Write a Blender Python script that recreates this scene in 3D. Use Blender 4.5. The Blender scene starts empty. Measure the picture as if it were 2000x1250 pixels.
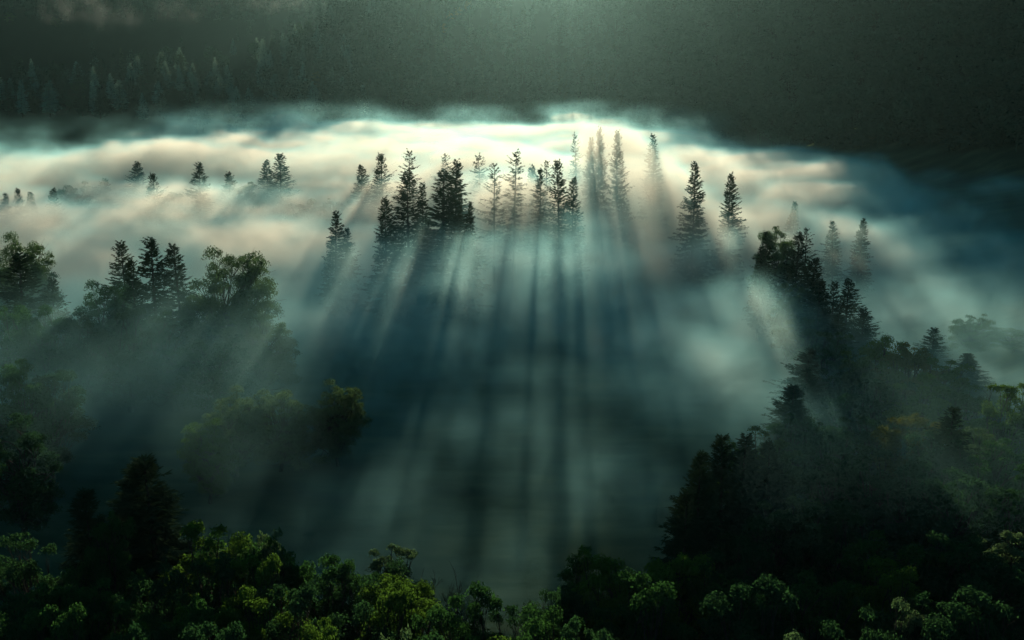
import bpy, math, random
import numpy as np
from mathutils import Vector

# ------------------------------------------------------------------ camera, sky, sun, exposure
scene = bpy.context.scene
col = scene.collection
R = math.radians
CAM_Z, PITCH, HFOV = 55.0, -12.0, 50.0
F = 1000.0 / math.tan(R(HFOV / 2))                 # focal length in pixels of the 2000 px photograph
cam_d = bpy.data.cameras.new('camera')
cam = bpy.data.objects.new('camera', cam_d); col.objects.link(cam)
cam.location = (0, 0, CAM_Z); cam.rotation_euler = (R(90 + PITCH), 0, 0)
cam_d.sensor_width = 36; cam_d.lens = 18 / math.tan(R(HFOV / 2))
cam_d.clip_start = 0.5; cam_d.clip_end = 6000
scene.camera = cam

SUN_EL, SUN_AZ = 11.3, 2.2                          # the sun stands just above the frame, a little right of the middle
world = bpy.data.worlds.new('World'); scene.world = world; world.use_nodes = True
wn = world.node_tree; bg = wn.nodes['Background']
sky = wn.nodes.new('ShaderNodeTexSky'); sky.sky_type = 'NISHITA'; sky.sun_disc = False
sky.sun_elevation = R(SUN_EL); sky.sun_rotation = R(SUN_AZ); sky.altitude = 500; sky.air_density = 1.2; sky.dust_density = 0.6; sky.ozone_density = 1.6
tint = wn.nodes.new('ShaderNodeMix'); tint.data_type = 'RGBA'; tint.blend_type = 'MULTIPLY'; tint.inputs['Factor'].default_value = 1
tint.inputs['B'].default_value = (.38, .93, .95, 1)               # the photograph's teal grade, even over the whole sky
wn.links.new(sky.outputs[0], tint.inputs['A']); wn.links.new(tint.outputs['Result'], bg.inputs[0]); bg.inputs[1].default_value = 0.05
sun_d = bpy.data.lights.new('sun', 'SUN'); sun_d.energy = 5.0; sun_d.angle = R(0.4); sun_d.color = (1.0, 0.82, 0.59)
sun = bpy.data.objects.new('sun', sun_d); col.objects.link(sun)
SUNV = Vector((math.sin(R(SUN_AZ)) * math.cos(R(SUN_EL)), math.cos(R(SUN_AZ)) * math.cos(R(SUN_EL)), math.sin(R(SUN_EL))))
sun.rotation_euler = SUNV.to_track_quat('Z', 'Y').to_euler(); sun.location = SUNV * 1500
scene.view_settings.view_transform = 'Standard'; scene.view_settings.look = 'None'
scene.view_settings.gamma = 1; scene.view_settings.exposure = 0.82; scene.view_settings.use_curve_mapping = False
cy = scene.cycles
cy.use_denoising = True
cy.max_bounces = 5; cy.diffuse_bounces = 2; cy.transmission_bounces = 3; cy.glossy_bounces = 1; cy.volume_bounces = 2; cy.transparent_max_bounces = 4
cy.volume_step_rate = 6.0; cy.volume_max_steps = 400
cy.use_adaptive_sampling = True; cy.adaptive_threshold = 0.025; cy.adaptive_min_samples = 16
cy.sample_clamp_indirect = 6

# ------------------------------------------------------------------ small tools
def tag(o, label=None, cat=None, group=None, kind=None):
    for k, v in (('label', label), ('category', cat), ('group', group), ('kind', kind)):
        if v: o[k] = v
    return o

def mesh_np(name, verts, faces, mats=(), midx=None, smooth=False):
    """mesh from an (n,3) array and an (m,3) or (m,4) array of indices"""
    me = bpy.data.meshes.new(name)
    verts = np.ascontiguousarray(verts, dtype=np.float32); faces = np.ascontiguousarray(faces, dtype=np.int32)
    k = faces.shape[1]
    me.vertices.add(len(verts)); me.vertices.foreach_set('co', verts.ravel())
    me.loops.add(faces.size); me.loops.foreach_set('vertex_index', faces.ravel())
    me.polygons.add(len(faces)); me.polygons.foreach_set('loop_start', np.arange(0, faces.size, k, dtype=np.int32))
    me.update(calc_edges=True)
    for m in mats: me.materials.append(m)
    if midx is not None: me.polygons.foreach_set('material_index', np.ascontiguousarray(midx, dtype=np.int32))
    if smooth: me.polygons.foreach_set('use_smooth', np.ones(len(faces), dtype=bool))
    return me

def lin(v, pts):
    xs, ys = zip(*pts); return np.interp(v, xs, ys)

def sstep(a, b, v):
    t = np.clip((v - a) / (b - a), 0, 1); return t * t * (3 - 2 * t)

LATS = {}
def lattice(seed, shape=(32, 32, 32)):
    if seed not in LATS: LATS[seed] = np.random.default_rng(seed).random(shape).astype(np.float32)
    return LATS[seed]
def vnoise(lat, x, y, z=None):
    """smooth value noise in 0..1 on a wrapping lattice"""
    if z is None: z = np.zeros_like(x)
    n = lat.shape
    ix, iy, iz = np.floor(x).astype(np.int32), np.floor(y).astype(np.int32), np.floor(z).astype(np.int32)
    fx, fy, fz = x - ix, y - iy, z - iz
    fx, fy, fz = (f * f * (3 - 2 * f) for f in (fx, fy, fz))
    out = 0
    for dx in (0, 1):
        for dy in (0, 1):
            for dz in (0, 1):
                w = (fx if dx else 1 - fx) * (fy if dy else 1 - fy) * (fz if dz else 1 - fz)
                out = out + w * lat[(ix + dx) % n[0], (iy + dy) % n[1], (iz + dz) % n[2]]
    return out
def fbm(seed, x, y, z=None, octaves=3, gain=0.5):
    s, a, t = 0, 1.0, 0
    for o in range(octaves):
        f = 2.03 ** o
        s = s + a * vnoise(lattice(seed + o), x * f + 7.3 * o, y * f + 3.1 * o, None if z is None else z * f); t += a; a *= gain
    return s / t

# ------------------------------------------------------------------ terrain
def height(x, y):
    x = np.asarray(x, dtype=np.float64); y = np.asarray(y, dtype=np.float64)
    t = x / np.maximum(y, 150.0)
    z = (fbm(11, x / 90 + 5, y / 90 + 5, octaves=2) - .5) * 4.0
    z = z + sstep(280, 620, y) * 12.0
    z = z + sstep(60, -120, y) * 30.0                                # the near slope, below and behind the camera
    z = z + sstep(.30, .62, t) * sstep(60, 220, y) * 14.0            # the ground lifts a little to the right
    y0 = lin(t, [(-.8, 520), (-.3, 570), (0, 640), (.2, 600), (.45, 480), (.8, 430)])
    y1 = lin(t, [(-.8, 820), (-.5, 840), (-.25, 880), (-.16, 930), (-.08, 1100), (0, 1430), (.05, 1450), (.10, 1120), (.15, 920), (.3, 860), (.5, 800), (.8, 760)])
    zr = lin(t, [(-.8, 40), (-.5, 46), (-.25, 60), (-.18, 88), (-.13, 124), (-.08, 145), (0, 176), (.05, 176), (.10, 160), (.15, 152), (.3, 172), (.5, 185), (.8, 190)])
    s = np.clip((y - y0) / (y1 - y0), 0, 1)
    up = s ** 1.15
    z = z + up * (zr - 12)
    z = z + up * (fbm(21, x / 140 + 9, y / 140, octaves=3) - .5) * 34
    back = sstep(0, 260, y - y1)
    z = z - back * lin(t, [(-.5, 60), (-.1, 50), (.1, 30), (.5, 30)])
    far = sstep(1150, 1500, y) * lin(t, [(-.6, 205), (-.4, 190), (-.2, 168), (-.1, 60), (0, 0), (.6, 0)])
    return z + far

def grid_mesh(name, x0, x1, y0, y1, step, mats):
    xs = np.arange(x0, x1 + .1, step); ys = np.arange(y0, y1 + .1, step)
    X, Y = np.meshgrid(xs, ys); Z = height(X, Y)
    v = np.stack([X.ravel(), Y.ravel(), Z.ravel()], 1)
    nx, ny = len(xs), len(ys)
    i = (np.arange(ny - 1)[:, None] * nx + np.arange(nx - 1)[None, :]).ravel()
    f = np.stack([i, i + 1, i + nx + 1, i + nx], 1)
    return mesh_np(name, v, f, mats, smooth=True)

def ray(px, py):
    """unit-depth direction of a photograph pixel (2000 x 1250)"""
    u, v = (px - 1000) / F, (625 - py) / F
    c, s = math.cos(R(PITCH)), math.sin(R(PITCH))
    return np.array([u, c - v * s, s + v * c])
def at(px, py, d):
    r = ray(px, py); k = d / r[1]
    return np.array([0, 0, CAM_Z]) + r * k
def hit(px, py, start=450):
    r = ray(px, py); r = r / r[1]
    ys = np.arange(start, 1700, 4.0)
    z = CAM_Z + r[2] * ys; g = height(r[0] * ys, ys)
    w = np.nonzero(g >= z)[0]
    if not len(w): return None
    y = ys[w[0]]; return np.array([r[0] * y, y, float(height(r[0] * y, y))])

# ------------------------------------------------------------------ materials
def new_mat(name):
    m = bpy.data.materials.new(name); m.use_nodes = True
    nt = m.node_tree; nt.nodes.clear()
    out = nt.nodes.new('ShaderNodeOutputMaterial')
    return m, nt, out
def N(nt, kind, **kw):
    n = nt.nodes.new(kind)
    for k, v in kw.items(): setattr(n, k, v)
    return n

def ramp_mat(name, scale, stops, rough=0.9, bump=0.0, stretch=(1, 1, 1), detail=5):
    m, nt, out = new_mat(name)
    tc = N(nt, 'ShaderNodeTexCoord'); mp = N(nt, 'ShaderNodeMapping'); mp.inputs['Scale'].default_value = stretch
    no = N(nt, 'ShaderNodeTexNoise'); no.inputs['Scale'].default_value = scale; no.inputs['Detail'].default_value = detail
    cr = N(nt, 'ShaderNodeValToRGB'); p = N(nt, 'ShaderNodeBsdfPrincipled')
    el = cr.color_ramp.elements
    while len(el) < len(stops): el.new(0.5)
    for e, (pos, c) in zip(el, stops): e.position = pos; e.color = (*c, 1)
    nt.links.new(tc.outputs['Object'], mp.inputs['Vector']); nt.links.new(mp.outputs[0], no.inputs['Vector'])
    nt.links.new(no.outputs['Fac'], cr.inputs[0]); nt.links.new(cr.outputs[0], p.inputs['Base Color'])
    p.inputs['Roughness'].default_value = rough; p.inputs['Specular IOR Level'].default_value = 0.0
    if bump:
        b = N(nt, 'ShaderNodeBump'); b.inputs['Strength'].default_value = bump; b.inputs['Distance'].default_value = 0.4
        nt.links.new(no.outputs['Fac'], b.inputs['Height']); nt.links.new(b.outputs[0], p.inputs['Normal'])
    nt.links.new(p.outputs[0], out.inputs['Surface'])
    return m

def leaf_mat(name, dark, light, trans, tw=0.45, scale=0.35, rough=0.6):
    """leaf: diffuse and gloss on the lit side, light coming through from behind"""
    m, nt, out = new_mat(name)
    tc = N(nt, 'ShaderNodeTexCoord'); no = N(nt, 'ShaderNodeTexNoise'); no.inputs['Scale'].default_value = scale; no.inputs['Detail'].default_value = 3
    oi = N(nt, 'ShaderNodeObjectInfo'); ad = N(nt, 'ShaderNodeMath', operation='MULTIPLY_ADD')
    ad.inputs[1].default_value = 0.35; ad.inputs[2].default_value = -0.17
    sm = N(nt, 'ShaderNodeMath', operation='ADD', use_clamp=True)
    mx = N(nt, 'ShaderNodeMix', data_type='RGBA'); mx.inputs['A'].default_value = (*dark, 1); mx.inputs['B'].default_value = (*light, 1)
    p = N(nt, 'ShaderNodeBsdfPrincipled'); p.inputs['Roughness'].default_value = rough; p.inputs['Specular IOR Level'].default_value = 0.0
    tr = N(nt, 'ShaderNodeBsdfTranslucent'); tm = N(nt, 'ShaderNodeMix', data_type='RGBA', blend_type='MULTIPLY'); tm.inputs['Factor'].default_value = 1
    tm.inputs['B'].default_value = (*trans, 1)
    ms = N(nt, 'ShaderNodeMixShader'); ms.inputs[0].default_value = tw
    L = nt.links.new
    L(tc.outputs['Object'], no.inputs['Vector']); L(oi.outputs['Random'], ad.inputs[0]); L(no.outputs['Fac'], sm.inputs[0]); L(ad.outputs[0], sm.inputs[1])
    L(sm.outputs[0], mx.inputs['Factor']); L(mx.outputs['Result'], p.inputs['Base Color']); L(mx.outputs['Result'], tm.inputs['A']); L(tm.outputs['Result'], tr.inputs['Color'])
    L(p.outputs[0], ms.inputs[1]); L(tr.outputs[0], ms.inputs[2]); L(ms.outputs[0], out.inputs['Surface'])
    return m

BARK = ramp_mat('bark', 3.0, [(.3, (.018, .016, .014)), (.7, (.06, .054, .048))], bump=.6, stretch=(1, 1, .25))
MEADOW = ramp_mat('meadow_grass', .09, [(.3, (.012, .030, .02)), (.5, (.026, .05, .03)), (.72, (.06, .085, .05))], bump=.9, stretch=(.6, 1.8, 1), detail=9)
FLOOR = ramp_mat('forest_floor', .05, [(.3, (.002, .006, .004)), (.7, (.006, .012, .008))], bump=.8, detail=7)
SPRUCE = leaf_mat('spruce_needles', (.013, .03, .02), (.03, .054, .03), (1.0, 1.1, .6), tw=.22)
HAZE_PALE = leaf_mat('haze_pale_needles', (.22, .32, .28), (.40, .50, .45), (1.0, 1.1, .9), tw=.25)  # haze and sky light on the distant spruces put into the needle colour
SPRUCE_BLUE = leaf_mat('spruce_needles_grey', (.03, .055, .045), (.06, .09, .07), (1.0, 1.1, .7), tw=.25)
LEAF_SHADED = leaf_mat('shaded_leaves', (.012, .033, .020), (.028, .058, .032), (1.25, 1.75, .9), tw=.45)  # shade of the dark woods put into a darker copy of the leaf colour
FOREST = leaf_mat('distant_needles', (.012, .034, .026), (.028, .066, .05), (1, 1, .7), tw=.1)
FOREST_LEAF = leaf_mat('distant_leaves', (.016, .042, .03), (.036, .078, .055), (1, 1, .6), tw=.12)
LEAF = leaf_mat('green_leaves', (.013, .038, .018), (.031, .07, .028), (1.35, 1.75, .85), tw=.5)
LEAF_YELLOW = leaf_mat('yellow_green_leaves', (.022, .05, .014), (.052, .092, .024), (1.5, 1.8, .8), tw=.5)
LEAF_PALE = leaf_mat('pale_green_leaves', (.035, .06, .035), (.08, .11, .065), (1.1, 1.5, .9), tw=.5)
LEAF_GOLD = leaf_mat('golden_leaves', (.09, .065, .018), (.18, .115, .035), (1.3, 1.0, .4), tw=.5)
LEAF_RUST = leaf_mat('rust_and_green_leaves', (.035, .06, .02), (.078, .08, .03), (1.4, 1.3, .5), tw=.5, scale=.5)

# ------------------------------------------------------------------ ground
g = bpy.data.objects.new('meadow_ground', grid_mesh('meadow_ground', -1200, 1200, -200, 600, 8, [MEADOW])); col.objects.link(g); tag(g, kind='structure')
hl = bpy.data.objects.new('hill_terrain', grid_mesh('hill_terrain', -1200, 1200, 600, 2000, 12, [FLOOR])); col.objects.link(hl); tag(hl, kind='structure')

# ------------------------------------------------------------------ tree shapes
def tube(path, radii, sides):
    path = np.asarray(path, float); n = len(path)
    d = np.gradient(path, axis=0); d /= np.linalg.norm(d, axis=1)[:, None] + 1e-9
    ref = np.where(np.abs(d[:, 2:3]) > .9, np.array([[1., 0, 0]]), np.array([[0, 0, 1.]]))
    a = np.cross(d, ref); a /= np.linalg.norm(a, axis=1)[:, None] + 1e-9; b = np.cross(d, a)
    th = np.linspace(0, 2 * np.pi, sides, endpoint=False)
    v = path[:, None] + (a[:, None] * np.cos(th)[None, :, None] + b[:, None] * np.sin(th)[None, :, None]) * np.asarray(radii)[:, None, None]
    i = np.arange(n - 1)[:, None] * sides; j = np.arange(sides)[None]; k = (j + 1) % sides
    q = np.stack([i + j, i + k, i + sides + k, i + sides + j], -1).reshape(-1, 4)
    f = np.concatenate([q[:, [0, 1, 2]], q[:, [0, 2, 3]]])
    return v.reshape(-1, 3), f

class Bag:
    def __init__(s): s.v, s.f, s.m, s.n = [], [], [], 0
    def add(s, v, f, m=0):
        s.v.append(v); s.f.append(np.asarray(f) + s.n); s.m.append(np.full(len(f), m)); s.n += len(v)
    def mesh(s, name, mats): return mesh_np(name, np.concatenate(s.v), np.concatenate(s.f), mats, np.concatenate(s.m))
    def arrays(s): return np.concatenate(s.v), np.concatenate(s.f), np.concatenate(s.m)

def shards(c, d, up, length, width, rng):
    """flat slim leaf or twig shapes: c base, d direction, up rough normal (all (n,3)) -> 4 verts, 2 tris each"""
    s = np.cross(d, up); s /= np.linalg.norm(s, axis=1)[:, None] + 1e-9
    n = len(c); L = length[:, None]; W = width[:, None]
    nn = np.cross(s, d)
    p0 = c; p1 = c + d * L * .45 + s * W * .5 + nn * W * .15; p2 = c + d * L; p3 = c + d * L * .45 - s * W * .5 + nn * W * .15
    v = np.stack([p0, p1, p2, p3], 1).reshape(-1, 3)
    i = np.arange(n)[:, None] * 4
    f = np.concatenate([i + np.array([[0, 1, 2]]), i + np.array([[0, 2, 3]])])
    return v, f

def make_spruce(name, seed, ratio=.17, gap=.40, per=7, twigs=30, droop=.35, bare=.06, ragged=.25, H=28.0, tw=.34):
    rng = np.random.default_rng(seed)
    tr = Bag()
    zz = np.linspace(-.6, H, 14); wob = np.cumsum(rng.normal(0, .03, (14, 2)), 0); wob -= wob[0]
    path = np.column_stack([wob, zz]); rad = .34 * (1 - np.clip(zz / H, 0, 1)) ** .85 + .015
    tr.add(*tube(path, rad, 7))
    cr = Bag()
    z = H * bare; az0 = rng.random() * 6.28; asym = rng.uniform(.08, .3)
    cs, ds, us, ls, ws = [], [], [], [], []
    while z < H * .985:
        q = (z - H * bare) / (H * (1 - bare)); Lm = H * ratio * (1 - q) ** .78 * (min(1, .45 + q * 4)) + .25
        for b in range(per):
            if rng.random() < .10 + ragged * .25: continue
            az = rng.random() * 2 * np.pi; L = Lm * (1 + rng.normal(0, ragged * .8)); L = max(.25, L)
            z0 = z + rng.normal(0, gap * .5)
            x0, y0 = np.interp(z0, zz, path[:, 0]), np.interp(z0, zz, path[:, 1])
            L *= 1 + asym * math.cos(az - az0); n = 6; s = np.linspace(0, 1, n); up = .75 * q ** 2 - droop * (1 - q) + rng.normal(0, .14)
            hz = L * s * np.cos(up * .8); vz = L * (s * math.sin(up) * 1.0 + .16 * (s ** 3) * (1.2 - q))
            p = np.column_stack([x0 + hz * math.cos(az), y0 + hz * math.sin(az), z0 + vz])
            cr.add(*tube(p[::1], np.linspace(.018 + .008 * L, .006, n), 3), 0)
            k = max(7, int(twigs * (L / (H * ratio)) ** .7)); t = rng.random(k) ** .75 * .9 + .12
            c = np.stack([np.interp(t, s, p[:, j]) for j in range(3)], 1)
            out = np.array([math.cos(az), math.sin(az), 0]); side = np.array([-math.sin(az), math.cos(az), 0])
            sg = rng.choice([-1, 1], k); sp = rng.uniform(.2, 1.0, k)
            dd = out[None] * rng.uniform(.35, 1.0, k)[:, None] + side[None] * (sg * sp)[:, None]
            dd[:, 2] = -rng.uniform(.0, .9, k) * (1 - q * .8) + up * .5
            dd /= np.linalg.norm(dd, axis=1)[:, None]
            uu = np.tile([0, 0, 1.], (k, 1)) + rng.normal(0, .5, (k, 3))
            cs.append(c); ds.append(dd); us.append(uu); ls.append(rng.uniform(.5, 1.15, k) * (.35 + .65 * (1 - t * .4)) * (.45 + .75 * (1 - q) ** .6)); ws.append(rng.uniform(.7, 1.4, k) * tw * (.55 + .6 * (1 - q)))
            cs.append(p[-2:-1]); ds.append((p[-1:] - p[-3:-2]) / (np.linalg.norm(p[-1] - p[-3]) + 1e-9)); us.append(np.array([[0, 0, 1.]])); ls.append(np.array([.55])); ws.append(np.array([tw]))
        z += gap * (1.0 - .35 * q) * rng.uniform(.45, 1.55); az0 += rng.normal(0, .35)
    v, f = shards(*(np.concatenate(a) for a in (cs, ds, us, ls, ws)), rng)
    cr.add(v, f, 0)
    return dict(trunk=tr.mesh(name + '_trunk', [BARK]), crown=cr.mesh(name + '_crown', [SPRUCE, BARK]), H=H, W=2 * H * ratio, slots=1)

def make_broadleaf(name, seed, H=16.0, Wd=11.0, clumps=95, leaves=210, leaf=.25, low=.03, lopsided=.25):
    rng = np.random.default_rng(seed)
    rz = H * (1 - low) / 2; cz = H * low + rz; rx = Wd / 2
    tr = Bag()
    zz = np.linspace(-.5, cz * 1.0, 8); wob = np.cumsum(rng.normal(0, .14, (8, 2)), 0); wob -= wob[0]
    path = np.column_stack([wob, zz]); tr.add(*tube(path, np.linspace(.36, .14, 8) * H / 16, 8))
    cr = Bag(); cc, rr = [], []
    skew = rng.normal(0, lopsided, 2) * rx * .5
    for i in range(clumps):
        d = rng.normal(0, 1, 3); d /= np.linalg.norm(d); 
        rad = rng.uniform(.25, .95) ** .5 * rng.uniform(.8, 1.08)
        c = np.array([d[0] * rx * rad + skew[0] * d[2], d[1] * rx * rad + skew[1] * d[2], cz + d[2] * rz * rad])
        r = rng.uniform(.10, .24) * rx * (1.1 - .3 * max(0, d[2]))
        cc.append(c); rr.append(r)
        j = rng.integers(2, 8); p0 = path[j]; mid = (p0 + c) / 2 + rng.normal(0, .06, 3) * H + np.array([0, 0, -.04 * H])
        s = np.linspace(0, 1, 6)[:, None]; p = (1 - s) ** 2 * p0 + 2 * s * (1 - s) * mid + s ** 2 * c
        cr.add(*tube(p, np.linspace(.11, .02, 6) * H / 16, 4), 1)
        for q in range(3):
            e = c + rng.normal(0, 1, 3) * r * .7; cr.add(*tube(np.array([p[4], (p[4] + e) / 2 + rng.normal(0, .1, 3), e]), np.array([.03, .02, .008]) * H / 16, 3), 1)
    cs, ds, us = [], [], []
    for c, r in zip(cc, rr):
        k = int(leaves * 1.7 * (r / (.19 * rx)) ** 2); d = rng.normal(0, 1, (k, 3)); d /= np.linalg.norm(d, axis=1)[:, None]
        d[:, 2] = np.where(d[:, 2] < -.3, -d[:, 2], d[:, 2])
        sub = rng.normal(0, 1, (9, 3)); sub /= np.linalg.norm(sub, axis=1)[:, None]
        m = (d @ sub.T).max(1)                                        # lumps on each clump
        rad = r * (.62 + .55 * np.clip((m - .55) / .45, 0, 1)) * rng.uniform(.55, 1.08, k)
        cs.append(c + d * rad[:, None] * np.array([1.1, 1.1, .85])); us.append(d + rng.normal(0, .55, (k, 3)) + np.array([0, 0, .4]))
        t = rng.normal(0, 1, (k, 3)); t -= (t * us[-1]).sum(1)[:, None] * us[-1] / ((us[-1] ** 2).sum(1)[:, None] + 1e-9); t[:, 2] -= .35
        ds.append(t / (np.linalg.norm(t, axis=1)[:, None] + 1e-9))
    cs, ds, us = (np.concatenate(a) for a in (cs, ds, us)); n = len(cs)
    v, f = shards(cs, ds, us, rng.uniform(.7, 1.35, n) * leaf, rng.uniform(.6, 1.1, n) * leaf * .8, rng)
    cr.add(v, f, 0)
    return dict(trunk=tr.mesh(name + '_trunk', [BARK]), crown=cr.mesh(name + '_crown', [LEAF, BARK]), H=H, W=Wd, slots=1)

def make_bare(name, seed, H=15.0):
    rng = np.random.default_rng(seed); tr = Bag(); cr = Bag()
    def grow(bag, p, d, L, r, lev):
        n = 5; pts = [p]
        for i in range(n):
            d = d + rng.normal(0, .10, 3) + np.array([0, 0, .04]); d /= np.linalg.norm(d); pts.append(pts[-1] + d * L / n)
        pts = np.array(pts); bag.add(*tube(pts, np.linspace(r, r * .55, n + 1), 6 if lev == 0 else 3))
        if lev >= 5: return
        for k in range(3 if lev < 4 else 4):
            t = rng.integers(2, n + 1); a = rng.normal(0, 1, 3); a[2] = abs(a[2]) * .7; nd = d + a * .55; nd /= np.linalg.norm(nd)
            grow(cr, pts[t], nd, L * rng.uniform(.55, .8), r * .55, lev + 1)
    grow(tr, np.array([0, 0, -.5]), np.array([0, 0, 1.]), H * .34, .26, 0)
    return dict(trunk=tr.mesh(name + '_trunk', [BARK]), crown=cr.mesh(name + '_crown', [BARK]), H=H, W=10.0, slots=0)

PROTO = {
    'full': [make_spruce('full_spruce', 1, ratio=.17), make_spruce('full_spruce', 2, ratio=.19, ragged=.35), make_spruce('full_spruce', 3, ratio=.155, gap=.4)],
    'fine': [make_spruce('fine_spruce', 8, ratio=.18, gap=.36, per=8, twigs=60, tw=.17, H=22, ragged=.35), make_spruce('fine_spruce', 9, ratio=.16, gap=.36, per=8, twigs=56, tw=.17, H=22, ragged=.3)],
    'open': [make_spruce('open_spruce', 4, ratio=.14, gap=.62, per=6, twigs=20, droop=.25, ragged=.45, bare=.3), make_spruce('open_spruce', 5, ratio=.15, gap=.7, per=6, twigs=20, droop=.15, ragged=.5, bare=.25)],
    'slim': [make_spruce('slim_spruce', 6, ratio=.10, gap=.42, twigs=24, droop=.45, bare=.15), make_spruce('slim_spruce', 7, ratio=.11, gap=.45, twigs=22, ragged=.4, bare=.2)],
    'dense': [make_broadleaf('round_tree', 17, H=20, Wd=14, clumps=170, leaves=240, low=.02)],
    'leafy': [make_broadleaf('leafy_tree', 11), make_broadleaf('leafy_tree', 12, Wd=10, clumps=85), make_broadleaf('leafy_tree', 13, H=18, Wd=11, clumps=95), make_broadleaf('leafy_tree', 14, H=15, Wd=12, lopsided=.5)],
    'tall': [make_broadleaf('tall_leafy_tree', 15, H=20, Wd=10, clumps=100, leaves=200, low=.03), make_broadleaf('tall_leafy_tree', 16, H=20, Wd=9, clumps=85, lopsided=.4)],
    'bare': [make_bare('bare_tree', 21), make_bare('bare_tree', 22)],
}
NAME = {'full': 'spruce_tree', 'fine': 'spruce_tree', 'open': 'spruce_tree', 'slim': 'spruce_tree', 'leafy': 'broadleaf_tree', 'tall': 'broadleaf_tree', 'dense': 'broadleaf_tree', 'bare': 'bare_tree'}
CAT = {'spruce_tree': 'spruce', 'broadleaf_tree': 'tree', 'bare_tree': 'tree'}
rnd = random.Random(5)
counter = {}
def plant(kind, base, h, w, label, mat=None, group=None, which=None):
    counter[kind] = counter.get(kind, -1) + 1
    p = PROTO[kind][counter[kind] % len(PROTO[kind]) if which is None else which]
    root = bpy.data.objects.new(NAME[kind], None); root.empty_display_size = .5; col.objects.link(root)
    root.location = base; root.rotation_euler = (rnd.uniform(-.035, .035), rnd.uniform(-.035, .035), rnd.uniform(0, 6.28))
    sz = h / p['H']; sx = w / p['W']; root.scale = (sx, sx, sz)
    for part in ('trunk', 'crown'):
        o = bpy.data.objects.new(part, p[part]); col.objects.link(o); o.parent = root
        if part == 'crown' and mat and p['slots']:
            o.material_slots[0].link = 'OBJECT'; o.material_slots[0].material = mat
    tag(root, label, CAT[NAME[kind]], group)
    return root

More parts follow.
